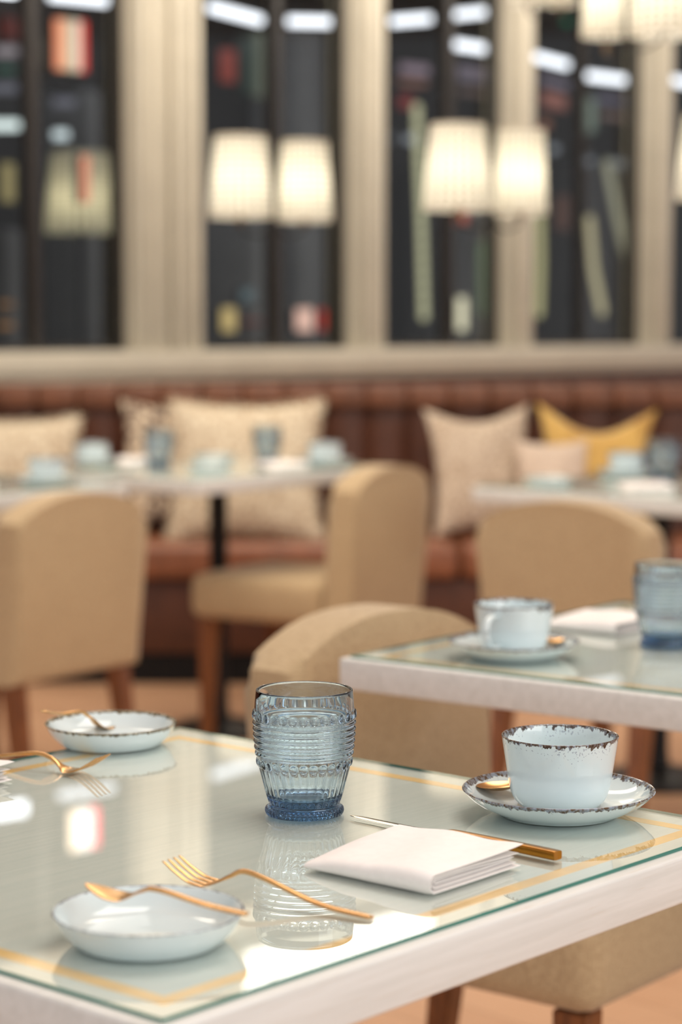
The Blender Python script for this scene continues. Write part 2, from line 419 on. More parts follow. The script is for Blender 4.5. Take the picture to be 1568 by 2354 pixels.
def panel(px, py, w, h, col, power, label, name='lit_display', cat='display', off=2.6, tilt=0.0, mirror=False, th=0.03):
    fn = unmirror if mirror else behind
    p = fn(px, py, off); q = fn(px+w, py, off); hz = (fn(px, py-h, off)-p).length
    L = (q-p).length
    r = empty(name, p, WA, label=label, cat=cat, group='lights and displays in the room beyond the windows'); r.rotation_euler = (0, tilt, WA)
    bm = bmesh.new(); bx(bm, -L/2, L/2, 0.004, 0.05, -hz/2, hz/2, 0.003); mobj('case', bm, DARKFRAME, r)
    bm = bmesh.new(); bx(bm, -L/2+0.003, L/2-0.003, -th, 0.0035, -hz/2+0.003, hz/2-0.003, 0.003); mobj('screen', bm, m_emit('panel glow', col, power), r)
    return r
def stripe_panel(px, py, h, cols, label, mirror=False, power=1.0, sw=18):
    fn = unmirror if mirror else behind
    p = fn(px, py, 2.6); r = empty('lit_shelf_display', p, WA, label=label, cat='display', group='lights and displays in the room beyond the windows')
    hz = (fn(px, py-h, 2.6)-p).length; u = (fn(px+sw, py, 2.6)-p).length
    n = len(cols)
    for i, c in enumerate(cols):
        x0 = (i-n/2)*u
        bm = bmesh.new(); bx(bm, x0+u*0.12, x0+u*0.88, -0.03, 0.0, -hz/2, hz/2, 0.004); mobj('strip', bm, m_emit('strip glow', c, power), r)
    bm = bmesh.new(); bx(bm, -n/2*u-0.01, n/2*u+0.01, 0.001, 0.04, -hz/2-0.01, hz/2+0.01); mobj('backing', bm, DARKFRAME, r)
stripe_panel(158, 105, 116, [srgb(250, 150, 110), srgb(250, 190, 150), srgb(190, 185, 160), srgb(250, 225, 200), srgb(240, 70, 60)], 'tall display of red and white lit strips in the first window', power=1.15, sw=14)
stripe_panel(190, 1905, 90, [srgb(250, 220, 190), srgb(255, 240, 230), srgb(255, 240, 230), srgb(255, 60, 90)], 'red and white lit strips high above the first window', True, 5.0, sw=16)
panel(192, 412, 14, 110, srgb(250, 165, 130), 0.95, 'upright salmon light in front of the reflected lampshade in first window', 'bar_light', 'light', off=0.6)
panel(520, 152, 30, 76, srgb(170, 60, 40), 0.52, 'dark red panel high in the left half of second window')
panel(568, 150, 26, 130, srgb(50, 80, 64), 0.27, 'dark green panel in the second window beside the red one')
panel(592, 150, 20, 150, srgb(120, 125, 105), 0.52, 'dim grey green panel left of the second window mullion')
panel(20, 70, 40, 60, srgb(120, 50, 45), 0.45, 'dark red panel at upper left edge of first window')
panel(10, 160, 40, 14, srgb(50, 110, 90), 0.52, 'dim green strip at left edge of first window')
panel(522, 735, 26, 56, srgb(232, 200, 130), 0.75, 'small warm yellow display low in the left of second window', 'lit_display', 'display')
panel(565, 678, 22, 30, srgb(110, 130, 135), 0.52, 'dim blue grey display above a red shelf in second window', 'lit_display', 'display')
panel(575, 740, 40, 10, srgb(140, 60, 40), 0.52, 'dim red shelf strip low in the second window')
panel(697, 735, 34, 54, srgb(250, 200, 180), 0.95, 'small pink white display low in the right of second window', 'lit_display', 'display')
panel(738, 735, 6, 50, srgb(230, 60, 50), 0.7, 'narrow red strip beside the pink white display')
panel(1058, 722, 14, 78, srgb(245, 235, 200), 1.1, 'upright cream light low in the third window', 'bar_light', 'light')
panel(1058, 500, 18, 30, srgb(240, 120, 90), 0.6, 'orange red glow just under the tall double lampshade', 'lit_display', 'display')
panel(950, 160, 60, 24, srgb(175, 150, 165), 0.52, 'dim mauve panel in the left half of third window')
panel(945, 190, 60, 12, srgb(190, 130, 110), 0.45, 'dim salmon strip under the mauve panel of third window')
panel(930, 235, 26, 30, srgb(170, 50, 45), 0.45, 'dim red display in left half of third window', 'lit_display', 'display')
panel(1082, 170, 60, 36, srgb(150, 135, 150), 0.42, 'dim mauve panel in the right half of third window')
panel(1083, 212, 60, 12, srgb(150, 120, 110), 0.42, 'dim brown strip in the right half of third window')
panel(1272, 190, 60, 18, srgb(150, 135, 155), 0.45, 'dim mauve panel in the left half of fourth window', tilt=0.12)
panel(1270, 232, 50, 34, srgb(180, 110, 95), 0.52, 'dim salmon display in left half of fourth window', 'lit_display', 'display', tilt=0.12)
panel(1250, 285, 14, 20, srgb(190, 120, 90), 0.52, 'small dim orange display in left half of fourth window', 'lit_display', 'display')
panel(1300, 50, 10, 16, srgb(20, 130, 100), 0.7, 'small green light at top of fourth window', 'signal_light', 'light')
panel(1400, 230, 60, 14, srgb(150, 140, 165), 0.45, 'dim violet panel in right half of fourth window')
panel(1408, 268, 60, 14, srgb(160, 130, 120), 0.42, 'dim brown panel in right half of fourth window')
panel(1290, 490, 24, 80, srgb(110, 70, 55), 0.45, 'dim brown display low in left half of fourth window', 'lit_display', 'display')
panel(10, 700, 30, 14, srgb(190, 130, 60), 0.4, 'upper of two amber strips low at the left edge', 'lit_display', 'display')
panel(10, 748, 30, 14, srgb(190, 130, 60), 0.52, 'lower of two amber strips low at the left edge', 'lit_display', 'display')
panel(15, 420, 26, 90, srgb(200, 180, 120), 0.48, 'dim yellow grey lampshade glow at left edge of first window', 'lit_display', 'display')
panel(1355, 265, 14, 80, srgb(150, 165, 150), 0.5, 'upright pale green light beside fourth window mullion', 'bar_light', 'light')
# tall dim lockers / shelving that break up the dark
for (x, w, y, h, g, lb) in ((215, 34, 500, 560, 74, 'tall grey locker right of the reflected lampshade in first window'), (30, 40, 640, 200, 66, 'low blue grey locker at the left edge of first window'),
                            (500, 50, 620, 190, 70, 'low grey locker in left half of second window'), (590, 26, 590, 270, 92, 'narrow pale grey locker beside second window mullion'),
                            (712, 66, 400, 640, 88, 'wide grey locker in right half of second window'), (1068, 60, 560, 330, 72, 'grey locker behind the upright cream light in third window'),
                            (1110, 30, 600, 300, 96, 'narrow greenish locker left of the fourth post'), (1380, 90, 600, 420, 58, 'wide dark locker behind the leaning light strings')):
    od = 3.1 if x not in (590, 1110) else 2.65
    a = behind(x-w/2, y, od); b = behind(x+w/2, y, od); top = behind(x, y-h/2, od).z
    L = (b-a).length; zt = min(3.3, max(0.6, top)); p = (a+b)/2; p.z = 0.03
    r = empty('locker', p, WA, label=lb, cat='locker', group='lockers in the room beyond the windows')
    mt = m_plain('locker grey', srgb(g+60, g+58, g+58), 0.5, 0.1, 0.1, 3)
    bm = bmesh.new(); bx(bm, -L/2, L/2, 0.0, 0.4, 0, zt, 0.006); mobj('cabinet', bm, mt, r)
    bm = bmesh.new(); bx(bm, -L/2+0.01, L/2-0.01, -0.02, -0.0005, 0.05, zt-0.03, 0.004); mobj('locker_door', bm, mt, r)
def light_string(keys, label, col, power, n):
    pts = [behind(x, y, 1.6) for (x, y) in keys]
    r = empty('light_string', pts[0], label=label, cat='light string', group='strings of small lights beyond the windows')
    P = [p - pts[0] for p in pts]
    bm = bmesh.new(); tube(bm, P, 0.005, 6); mobj('cable', bm, DARKFRAME, r)
    mt = m_emit('bulb glow', col, power)
    total = len(P)-1
    for i in range(n):
        t = (i+0.5)/n*total; k = min(int(t), total-1); q = P[k].lerp(P[k+1], t-k)
        bm = bmesh.new(); bmesh.ops.create_uvsphere(bm, u_segments=10, v_segments=6, radius=0.026, matrix=Matrix.Translation(q) @ Matrix.Diagonal((1, 1, 1.5, 1))); mobj('bulb', bm, mt, r)
light_string([(958, 240), (968, 480), (975, 735)], 'hanging string of warm lights left of the tall double lampshade', srgb(230, 225, 180), 0.68, 18)
light_string([(1240, 470), (1242, 600), (1238, 725)], 'hanging string of warm lights right of the fourth post', srgb(230, 220, 160), 0.62, 12)
light_string([(1355, 500), (1365, 620), (1385, 720)], 'left of two leaning strings of lights in fourth window', srgb(230, 215, 170), 0.62, 12)
light_string([(1395, 370), (1425, 520), (1455, 640)], 'right of two leaning strings of lights in fourth window', srgb(200, 195, 165), 0.56, 14)
light_string([(1110, 560), (1112, 720)], 'short string of greenish lights left of the fourth post', srgb(150, 175, 140), 0.43, 8)

# ------------------------------------------------------------------ pendant lamps with pairs of lattice shades
def shade_mesh(r0, r1, h, t=0.004):
    bm = bmesh.new(); lathe(bm, [(r0, 0), (r1, h), (r1-t, h), (r0-t, 0), (r0, 0)], 40); return bm
def ring_mesh(r, z, t, h):
    bm = bmesh.new(); lathe(bm, [(r, z), (r, z+h), (r-t, z+h), (r-t, z), (r, z)], 40); return bm
def mpy(px, py, Y):
    p = py_(px, py, Y); p.z = 1.5 - p.z; return p
def double_lamp(label, shades, Y, power, rodx, glow=True, mirror=False):
    """shades: (px centre, px bottom, px half width bottom, px half width top, px height, dY)"""
    pb = [((mpy if mirror else py_)(x, y, Y+dy), hw, ht, hh, dy) for (x, y, hw, ht, hh, dy) in shades]
    base = sum((p[0] for p in pb), Vector())/len(pb); base.z -= 0.028
    base.x = py_(rodx, 400, Y).x
    r = empty('pendant_lamp', base, label=label, cat='lamp', group='pendant lamps with lattice shades')
    bm = bmesh.new(); tube(bm, [(0, 0, 0), (0, 0, 3.5-base.z)], 0.006, 8); mobj('rod', bm, BLACK, r)
    bm = bmesh.new(); lathe(bm, [(0, 3.47-base.z), (0.05, 3.47-base.z), (0.05, 3.4995-base.z), (0, 3.4995-base.z)], 24); mobj('ceiling_rose', bm, BLACK, r)
    for (p, hw, ht, hh, dy) in pb:
        q = p - base; k = (Y+dy)/F
        bm = bmesh.new()
        pts = [(0, 0, 0.02), (q.x*0.35, q.y*0.35, -0.02), (q.x*0.8, q.y*0.8, -0.015), (q.x, q.y, 0.01), (q.x, q.y, q.z+hh*k*0.35)]
        tube(bm, spline(pts, 5), 0.004, 8); mobj('arm', bm, BLACK, r)
        bm = bmesh.new(); lathe(bm, [(0, -0.012), (0.010, 0), (0.013, 0.012), (0.008, 0.03), (0, 0.03)], 16, cx=q.x, cy=q.y, cz=0.012); mobj('candle_cup', bm, BRONZE, r)
        s = mobj('lamp_shade', shade_mesh(hw*k, ht*k, hh*k), SHADE, r); s.location = q
        for nm, rr, zz in (('lower_band', hw*k+0.002, 0.0), ('upper_band', ht*k+0.002, hh*k-0.010)):
            o = mobj(nm, ring_mesh(rr, zz, 0.0019, 0.010), PAINT, s)
        bm = bmesh.new(); bmesh.ops.create_uvsphere(bm, u_segments=16, v_segments=10, radius=0.022)
        b = mobj('bulb', bm, m_emit('bulb', (1, 0.86, 0.62, 1), 6 if glow else 1.5), r); b.location = q + Vector((0, 0, hh*k*0.42))
        l = bpy.data.lights.new('lamp_bulb_light', 'POINT'); l.energy = power; l.color = (1, 0.96, 0.89); l.shadow_soft_size = 0.05
        lo = bpy.data.objects.new('lamp_bulb_light', l); C.objects.link(lo); lo.parent = r; lo.location = q + Vector((0, 0, hh*k*0.36 + 0.0)) + Vector((0, 0, 0.02))
    return r
LP = 2.5
double_lamp('lit pendant with two cream lattice shades before the second window', [(553, 500, 73, 60, 184, 0), (700, 508, 65, 53, 180, 0.12)], 6.9, LP, 628)
double_lamp('lit pendant with two large lattice shades over the fourth post', [(1052, 482, 80, 62, 192, 0), (1196, 492, 62, 54, 190, 0.18)], 6.3, LP*1.1, 1135)
double_lamp('lit pendant cut off by the upper right corner', [(1395, 84, 58, 50, 176, 0.5), (1530, 82, 80, 64, 190, 0)], 6.0, LP*1.1, 1462)
double_lamp('lit pendant at top edge above the fourth post, only its rims showing', [(1215, 10, 42, 36, 130, 0), (1288, 12, 36, 30, 130, 0.14)], 7.8, LP, 1252)
double_lamp('lit pendant just showing at the right edge', [(1630, 458, 76, 58, 190, 0.0), (1760, 465, 60, 50, 180, 0.1)], 6.4, LP, 1700)
double_lamp('unseen added pendant high above the banquette, left of the wide pilaster', [(-110, -560, 70, 58, 180, 0), (30, -560, 70, 58, 180, 0.1)], 6.0, LP, -40)  # unseen lamp added above the frame for glow in the table mirror
# added glowing panel, stand-in for an unseen bright area the nearest table mirrors
r = empty('added_glow_panel', P0, WA, label='long glowing panel added high above the second and third windows', cat='light')
bm = bmesh.new(); bx(bm, ws(540, 0.08), ws(985, 0.08), -0.12, -0.0205, 2.88, 3.40, 0.004); mobj('housing', bm, PAINT, r)
bm = bmesh.new(); bx(bm, ws(540, 0.08)+0.015, ws(985, 0.08)-0.015, -0.128, -0.1205, 2.895, 3.385, 0.002); mobj('diffuser', bm, m_emit('added glow', (1, 0.95, 0.87, 1), 4.5), r)
# lamp built behind the first window to stand for a lampshade's reflection
p = behind(185, 535, 0.9)
r = empty('reflected_lamp', (p.x, p.y, 0.03), label='dim grey yellow lampshade standing in for a reflection in the first window', cat='lamp')
k = p.y/F
s = mobj('lamp_shade', shade_mesh(82*k, 64*k, 180*k), SHADE, r); s.location = (0, 0, p.z-0.03)
bm = bmesh.new(); tube(bm, [(0, 0, 0.02), (0, 0, p.z+0.1)], 0.012, 8); mobj('pole', bm, BLACK, r)
bm = bmesh.new(); lathe(bm, [(0, 0), (0.14, 0), (0.14, 0.015), (0.03, 0.03), (0, 0.03)], 32); mobj('base', bm, BLACK, r)
bm = bmesh.new(); bmesh.ops.create_uvsphere(bm, u_segments=12, v_segments=8, radius=0.02); b = mobj('bulb', bm, m_emit('bulb dim', (1, .85, .6, 1), 1), r); b.location = (0, 0, p.z+0.13)
l = bpy.data.lights.new('reflected_bulb_light', 'POINT'); l.energy = 1.4; l.color = (1, 0.9, 0.62); l.shadow_soft_size = 0.03
lo = bpy.data.objects.new('reflected_bulb_light', l); C.objects.link(lo); lo.parent = r; lo.location = (0, -0.04, p.z+0.1)

# ------------------------------------------------------------------ banquette
BX0, BX1, BY = -1.72, 2.6, 7.32
r = empty('banquette', (0, BY, 0), label='long brown leather banquette with channelled back under the windows', cat='bench')
bm = bmesh.new(); bx(bm, BX0, BX1, -0.42, 0.10, 0.0, 0.10); mobj('plinth', bm, BLACK, r)
bm = bmesh.new(); bx(bm, BX0, BX1, -0.44, 0.10, 0.1005, 0.34, 0.01); mobj('base', bm, LEATHER, r)
x = BX0
while x < BX1-0.3:
    x2 = min(x+1.05, BX1)
    bm = bmesh.new(); bx(bm, x+0.003, x2-0.003, -0.48, -0.0, 0.3405, 0.455, 0.03, 4); mobj('seat_cushion', bm, LITSEAT, r); x = x2
bm = bmesh.new(); bx(bm, BX0, BX1, 0.075, 0.16, 0.3405, 0.93, 0.01); mobj('back_board', bm, LEATHER, r)
x = BX0
while x < BX1-0.05:
    bm = bmesh.new(); w = 0.139
    n = 10; prof = []
    for i in range(n+1):
        u = i/n; prof.append((x+w*u, 0.030 - 0.022*math.sin(PI*u)**0.5))
    for z0, z1, tilt in ((0.456, 0.865, 0),):
        lo_ = [bm.verts.new((a, b-0.0, z0)) for a, b in prof]; hi = [bm.verts.new((a, b+0.01, z1)) for a, b in prof]
        hb = [bm.verts.new((a, 0.074, z1)) for a, b in prof]; lb = [bm.verts.new((a, 0.074, z0)) for a, b in prof]
        for i in range(n):
            bm.faces.new((lo_[i], lo_[i+1], hi[i+1], hi[i])); bm.faces.new((hi[i], hi[i+1], hb[i+1], hb[i])); bm.faces.new((lb[i+1], lb[i], hb[i], hb[i+1])); bm.faces.new((lo_[i+1], lo_[i], lb[i], lb[i+1]))
    mobj('channel', bm, LEATHER, r)
    bm = bmesh.new(); bx(bm, x+0.001, x+w-0.001, -0.012, 0.17, 0.866, 0.945, 0.014, 3); mobj('top_roll', bm, LITROLL, r)
    x += w

# ------------------------------------------------------------------ cushions
def cushion(name, w, h, T, mat, px, yb, Y, tilt, rz, label, lean=0.22, fringe=False, pinch=0.13, zb=0.456, roll=0.0, fm=None, chop=0.0):
    p = py_(px, yb, Y)
    r = empty(name, (p.x, Y, zb), rz, label=label, cat='cushion')
    bm = bmesh.new(); N = 22
    g = {}
    for s in (0, 1):
        for i in range(N+1):
            for j in range(N+1):
                u = math.sin((i/N*2-1)*PI/2); v = math.sin((j/N*2-1)*PI/2)
                ed = (i in (0, N) or j in (0, N))
                if s == 1 and ed: g[(s, i, j)] = g[(0, i, j)]; continue
                X = u*w/2*(1-pinch*(1-v*v)); Z = v*h/2*(1-pinch*(1-u*u)) - chop*max(0, v)**2*(1-u*u)**2
                t = T/2*((1-abs(u)**2.2)**0.55)*((1-abs(v)**2.2)**0.55)
                wr = 0.006*math.sin(u*7+v*3)*math.sin(v*9+1)*(1-u*u)*(1-v*v)
                g[(s, i, j)] = bm.verts.new((X, (-t if s == 0 else t)+wr, Z))
    for s in (0, 1):
        for i in range(N):
            for j in range(N):
                q = [g[(s, i, j)], g[(s, i+1, j)], g[(s, i+1, j+1)], g[(s, i, j+1)]]
                bm.faces.new(q if s == 0 else q[::-1])
    M = Matrix.Translation((0, 0, h/2*math.cos(lean)*abs(math.cos(roll)) + w/2*abs(math.sin(roll)))) @ Matrix.Rotation(-lean, 4, 'X') @ Matrix.Rotation(roll, 4, 'Y')
    bmesh.ops.transform(bm, matrix=M, verts=bm.verts[:]); mobj('cover', bm, mat, r)
    if fringe:
        bm = bmesh.new()
        n = 34
        for side in range(4):
            for i in range(n):
                a = -1+2*(i+0.5)/n
                if side == 0: q, d = Vector((a*w/2, 0, h/2*(1-pinch*(1-a*a)))), Vector((0, 0, 1))
                elif side == 1: q, d = Vector((a*w/2, 0, -h/2*(1-pinch*(1-a*a)))), Vector((0, 0, -1))
                elif side == 2: q, d = Vector((w/2*(1-pinch*(1-a*a)), 0, a*h/2)), Vector((1, 0, 0))
                else: q, d = Vector((-w/2*(1-pinch*(1-a*a)), 0, a*h/2)), Vector((-1, 0, 0))
                d = (d + Vector((random.uniform(-.3, .3), random.uniform(-.3, .3), random.uniform(-.3, .3)))).normalized()
                L = random.uniform(0.010, 0.016)
                sweep(bm, [(q-d*0.003, 0.0035, 0.0035), (q+d*L, 0.0045, 0.0045), (q+d*L*1.25, 0.001, 0.001)], 5, 2)
        bmesh.ops.transform(bm, matrix=M, verts=bm.verts[:])
        o = mobj('fringe', bm, fm or mat, r); o['kind'] = 'stuff'
    return r
def m_knob(name, a, b, sc):
    t = NT(name); vo = t.add('ShaderNodeTexVoronoi'); vo.inputs['Scale'].default_value = sc; t.link(t.coord(), vo.inputs['Vector'])
    t.link(t.ramp(vo.outputs['Distance'], [(0.15, a), (0.75, b)]), t.b.inputs['Base Color']); t.set(Roughness=0.95); t.bump(vo.outputs['Distance'], -0.8, 0.006); return t.m
CREAMK = m_knob('nubby cream', srgb(232, 222, 198), srgb(184, 164, 138), 56)
CREAMW = m_knob('woven cream', srgb(228, 214, 194), srgb(176, 154, 132), 70)
def m_ikat():
    t = NT('brown and cream pattern'); v = t.coord((1, 1, 1)); n = t.noise(v, 34, 3, 0.6, 1.2)
    t.link(t.ramp(n, [(0.46, srgb(66, 42, 40)), (0.54, srgb(222, 204, 178))]), t.b.inputs['Base Color']); t.set(Roughness=0.9); return t.m
def m_velvet():
    t = NT('gold velvet'); n = t.noise(t.coord(), 9, 3, 0.5, 0.8)
    t.link(t.ramp(n, [(0.3, srgb(186, 140, 60)), (0.7, srgb(232, 192, 104))]), t.b.inputs['Base Color']); t.set(Roughness=0.6, Sheen_Weight=0.6); t.bump(n, 0.4, 0.01); return t.m
cushion('cushion', 0.47, 0.40, 0.12, CREAMK, 20, 1100, 7.16, 0, 0.05, 'cream nubby cushion with fringe at the left edge on banquette', 0.25, True)
cushion('cushion', 0.44, 0.43, 0.10, m_ikat(), 425, 1100, 7.205, 0, 0.1, 'brown and cream patterned cushion behind wide cream cushion', 0.2, False, roll=0.05)
cushion('cushion', 0.50, 0.46, 0.13, CREAMK, 565, 1100, 7.03, 0, -0.04, 'wide cream nubby cushion with fringe behind the middle table', 0.25, True)
cushion('cushion', 0.35, 0.43, 0.13, CREAMW, 1106, 1100, 7.07, 0, 0.12, 'tall cream woven cushion left of the gold cushion', 0.25, False, 0.16, roll=-0.04, chop=0.02)
cushion('cushion', 0.40, 0.42, 0.12, m_velvet(), 1364, 1100, 7.19, 0, -0.1, 'golden yellow velvet cushion on the right of banquette', 0.22, False, 0.20, roll=0.05, chop=0.05)
cushion('cushion', 0.24, 0.33, 0.11, m_fabric('pale cotton', srgb(232, 214, 196), srgb(206, 184, 164), 500), 1272, 1100, 6.98, 0, 0.1, 'small pale pink cream cushion in front of the gold cushion', 0.25, False, 0.1)

# ------------------------------------------------------------------ chairs
CW, CD, CH = 0.43, 0.50, 0.772
def make_chair():
    """origin: floor under the outer back's middle; faces +Y; width along X"""
    r = empty('dining_chair')
    bm = bmesh.new(); out = []
    hw = CW/2; zs = 0.715; zb = 0.355
    out += [(-hw, zb), (hw, zb), (hw, zs-0.03)]
    n = 18
    for i in range(n+1):
        u = 1-2*i/n
        out.append((u*hw*0.995, zs + (CH-zs)*(1-abs(u)**2.4)))
    out.append((-hw, zs-0.03))
    f = [bm.verts.new((a, 0, b)) for a, b in out]; g = [bm.verts.new((a, 0.085, b)) for a, b in out]
    bm.faces.new(f); bm.faces.new(g[::-1])
    N = len(out)
    for i in range(N): bm.faces.new((f[(i+1) % N], f[i], g[i], g[(i+1) % N]))
    es = [e for e in bm.edges if abs(e.verts[0].co.y-e.verts[1].co.y) < 1e-6]
    bmesh.ops.bevel(bm, geom=es, offset=0.022, segments=4, profile=0.5, affect='EDGES')
    for v in bm.verts: v.co.y -= (v.co.z-zb)*0.07 - 0.0 - 0.02*(v.co.x/hw)**2*0.0
    mobj('backrest', bm, LINEN, r)
    bm = bmesh.new(); bx(bm, -CW/2, CW/2, 0.088, CD, 0.355, 0.475, 0.032, 4)
    for v in bm.verts:
        if v.co.z > 0.46: v.co.z += 0.012*math.cos(v.co.x/CW*PI)*math.sin((v.co.y-0.09)/(CD-.09)*PI)
    mobj('seat', bm, LINEN, r)
    for sx in (-1, 1):
        for (y0, y1) in ((0.04, -0.01), (CD-0.045, CD-0.04)):
            bm = bmesh.new()
            x0 = sx*(CW/2-0.04); x1 = sx*(CW/2-0.035)
            sec = [(x0, y0, 0.354, 0.022), (x1, y1, 0.0, 0.014)]
            rg = [[bm.verts.new((cx+a*h, cy+b*h, z)) for a, b in ((-1, -1), (1, -1), (1, 1), (-1, 1))] for (cx, cy, z, h) in sec]
            for i in range(4): bm.faces.new((rg[0][i], rg[0][(i+1) % 4], rg[1][(i+1) % 4], rg[1][i]))
            bm.faces.new(rg[0][::-1]); bm.faces.new(rg[1])
            bmesh.ops.bevel(bm, geom=bm.edges[:], offset=0.002, segments=2, affect='EDGES')
            mobj('leg', bm, WOODLEG, r)
    return r
chair0 = make_chair()
def place_chair(first, cx, cy, face_deg, label):
    c = chair0 if first else clone(chair0)
    c.location = (cx, cy, 0); c.rotation_euler = (0, 0, math.radians(face_deg-90))
    return tag(c, label, 'chair', 'tan linen dining chairs')
def from_end(ex, ey, wdeg, fdeg):   # near end of the outer back -> its middle
    return ex + math.cos(math.radians(wdeg))*CW/2, ey + math.sin(math.radians(wdeg))*CW/2, fdeg
a = from_end(-0.70, 4.70, 60, 145); place_chair(True, *a, 'tan linen chair seen from behind at the left edge')
a = from_end(0.02, 5.62, 61, 151); place_chair(False, *a, 'tan linen chair facing left at the middle table with pedestal')
a = from_end(0.31, 4.78, -38, 52); place_chair(False, *a, 'tan linen chair with its shaded back to us at the right')
# chair facing the second table; we see the inside of its back
place_chair(False, -0.105+0.61*CW/2, 2.735+0.79*CW/2, -38, 'tan linen chair tucked behind the second table, seat under the nearest table')

# ------------------------------------------------------------------ tables
def make_table(size, ins=0.010, T=0.038, sizex=None):
    """origin: floor under the centre; glass surface at 0.75"""
    r = empty('dining_table'); h = size/2; hx = (sizex or size)/2; gt = 0.0026; zt = 0.75-gt-0.0004
    bm = bmesh.new(); bx(bm, -hx, hx, -h, h, zt-T, zt, 0.003, 3); mobj('tabletop', bm, TABLEWOOD, r)
    q = h-ins; qx = hx-ins
    bm = bmesh.new(); bx(bm, -qx, qx, -q, q, zt-0.0008, zt+0.00015); mobj('painted_field', bm, UNDER, r, smooth=False)
    w = 0.013
    for k in range(4):
        bm = bmesh.new()
        o1, o2 = (qx-0.024, q-0.024) if k % 2 == 0 else (q-0.024, qx-0.024)
        vs = [(-o1, -o2), (o1, -o2), (o1-w, -o2+w), (-o1+w, -o2+w)]
        M = Matrix.Rotation(k*PI/2, 4, 'Z')
        lo_ = [bm.verts.new(M @ Vector((a, b, zt+0.00015))) for a, b in vs]; hi = [bm.verts.new(M @ Vector((a, b, zt+0.00035))) for a, b in vs]
        bm.faces.new(hi); bm.faces.new(lo_[::-1])
        for i in range(4): bm.faces.new((lo_[i], lo_[(i+1) % 4], hi[(i+1) % 4], hi[i]))
        mobj('gold_inlay', bm, GOLDLINE, r, smooth=False)
    # glass sheet: top face mirrors, rim is teal
    bm = bmesh.new(); z0 = zt+0.0004; z1 = 0.75; c = 0.0008
    lo_ = [bm.verts.new((a*qx, b*q, z0)) for a, b in ((-1, -1), (1, -1), (1, 1), (-1, 1))]
    hi = [bm.verts.new((a*qx, b*q, z1-c)) for a, b in ((-1, -1), (1, -1), (1, 1), (-1, 1))]
    tp = [bm.verts.new((a*(qx-c), b*(q-c), z1)) for a, b in ((-1, -1), (1, -1), (1, 1), (-1, 1))]
    f = bm.faces.new(tp); f.material_index = 0
    for i in range(4):
        j = (i+1) % 4
        f = bm.faces.new((lo_[i], lo_[j], hi[j], hi[i])); f.material_index = 1
        f = bm.faces.new((hi[i], hi[j], tp[j], tp[i])); f.material_index = 1
    mobj('glass_sheet', bm, [TGLASS, TEAL], r, smooth=False, recalc=False)
    bm = bmesh.new(); lathe(bm, [(0, 0.045), (0.03, 0.045), (0.026, 0.08), (0.026, 0.68), (0.03, zt-T-0.012), (0, zt-T-0.012)], 28); mobj('pedestal', bm, BLACK, r)
    bm = bmesh.new(); lathe(bm, [(0, 0.0), (0.155, 0.0), (0.155, 0.01), (0.13, 0.02), (0.03, 0.0445), (0, 0.0445)], 40); mobj('base_plate', bm, BLACK, r)
    bm = bmesh.new(); bx(bm, -0.2, 0.2, -0.03, 0.03, zt-T-0.0115, zt-T-0.0005); bx(bm, -0.03, 0.03, -0.2, 0.2, zt-T-0.0115, zt-T-0.0005); mobj('bracket', bm, BLACK, r)
    return r
def corner_to_centre(p, a, s):
    A = math.radians(a); return (p[0] + (math.cos(A)-math.sin(A))*s/2, p[1] + (math.sin(A)+math.cos(A))*s/2, 0), A
# near corner of the glass, direction of the right-hand edge
TB1 = 0.672
nc = pz(373, 2343, 0.75); A1 = 48.6
c1, a1 = corner_to_centre((nc.x + 0.010*(-math.cos(math.radians(A1))+math.sin(math.radians(A1))), nc.y - 0.010*(math.sin(math.radians(A1))+math.cos(math.radians(A1)))), A1, TB1)
t1 = make_table(TB1); t1.location = c1; t1.rotation_euler = (0, 0, a1); tag(t1, 'nearest white table with gold inlay under a glass sheet', 'table', 'white dining tables')
lc = pz(779, 1507, 0.75)
def table_at(corner, ang, label):
    """corner: left corner; edges run at ang and ang-90"""
    A = math.radians(ang); s = TB1/2
    t = clone(t1); t.location = (corner[0] + (math.cos(A)+math.sin(A))*s, corner[1] + (math.sin(A)-math.cos(A))*s, 0); t.rotation_euler = (0, 0, A)
    return tag(t, label, 'table', 'white dining tables')
t2 = table_at((lc.x, lc.y), 52.5, 'second white table, on the right behind the coffee cup')
off = Matrix.Rotation(-math.radians(52.5), 3, 'Z') @ Vector((0.788, -0.616, 0)) * 0.13      # its foot stands clear of the tucked-in chair
for ch in t2.children:
    if ch.name.split('.')[0] in ('pedestal', 'base_plate', 'bracket'): ch.location = off
t3 = make_table(0.60, sizex=0.80); t3.location = (-0.345, 6.08, 0); t3.rotation_euler = (0, 0, math.radians(50)); tag(t3, 'far white table in the middle on a black pedestal', 'table', 'white dining tables')
table_at((-1.485, 5.387), 50, 'far white table at the left edge behind a chair')
lc = pz(1084, 1116, 0.75); table_at((lc.x, lc.y), 47, 'far white table on the right behind the shaded chair')

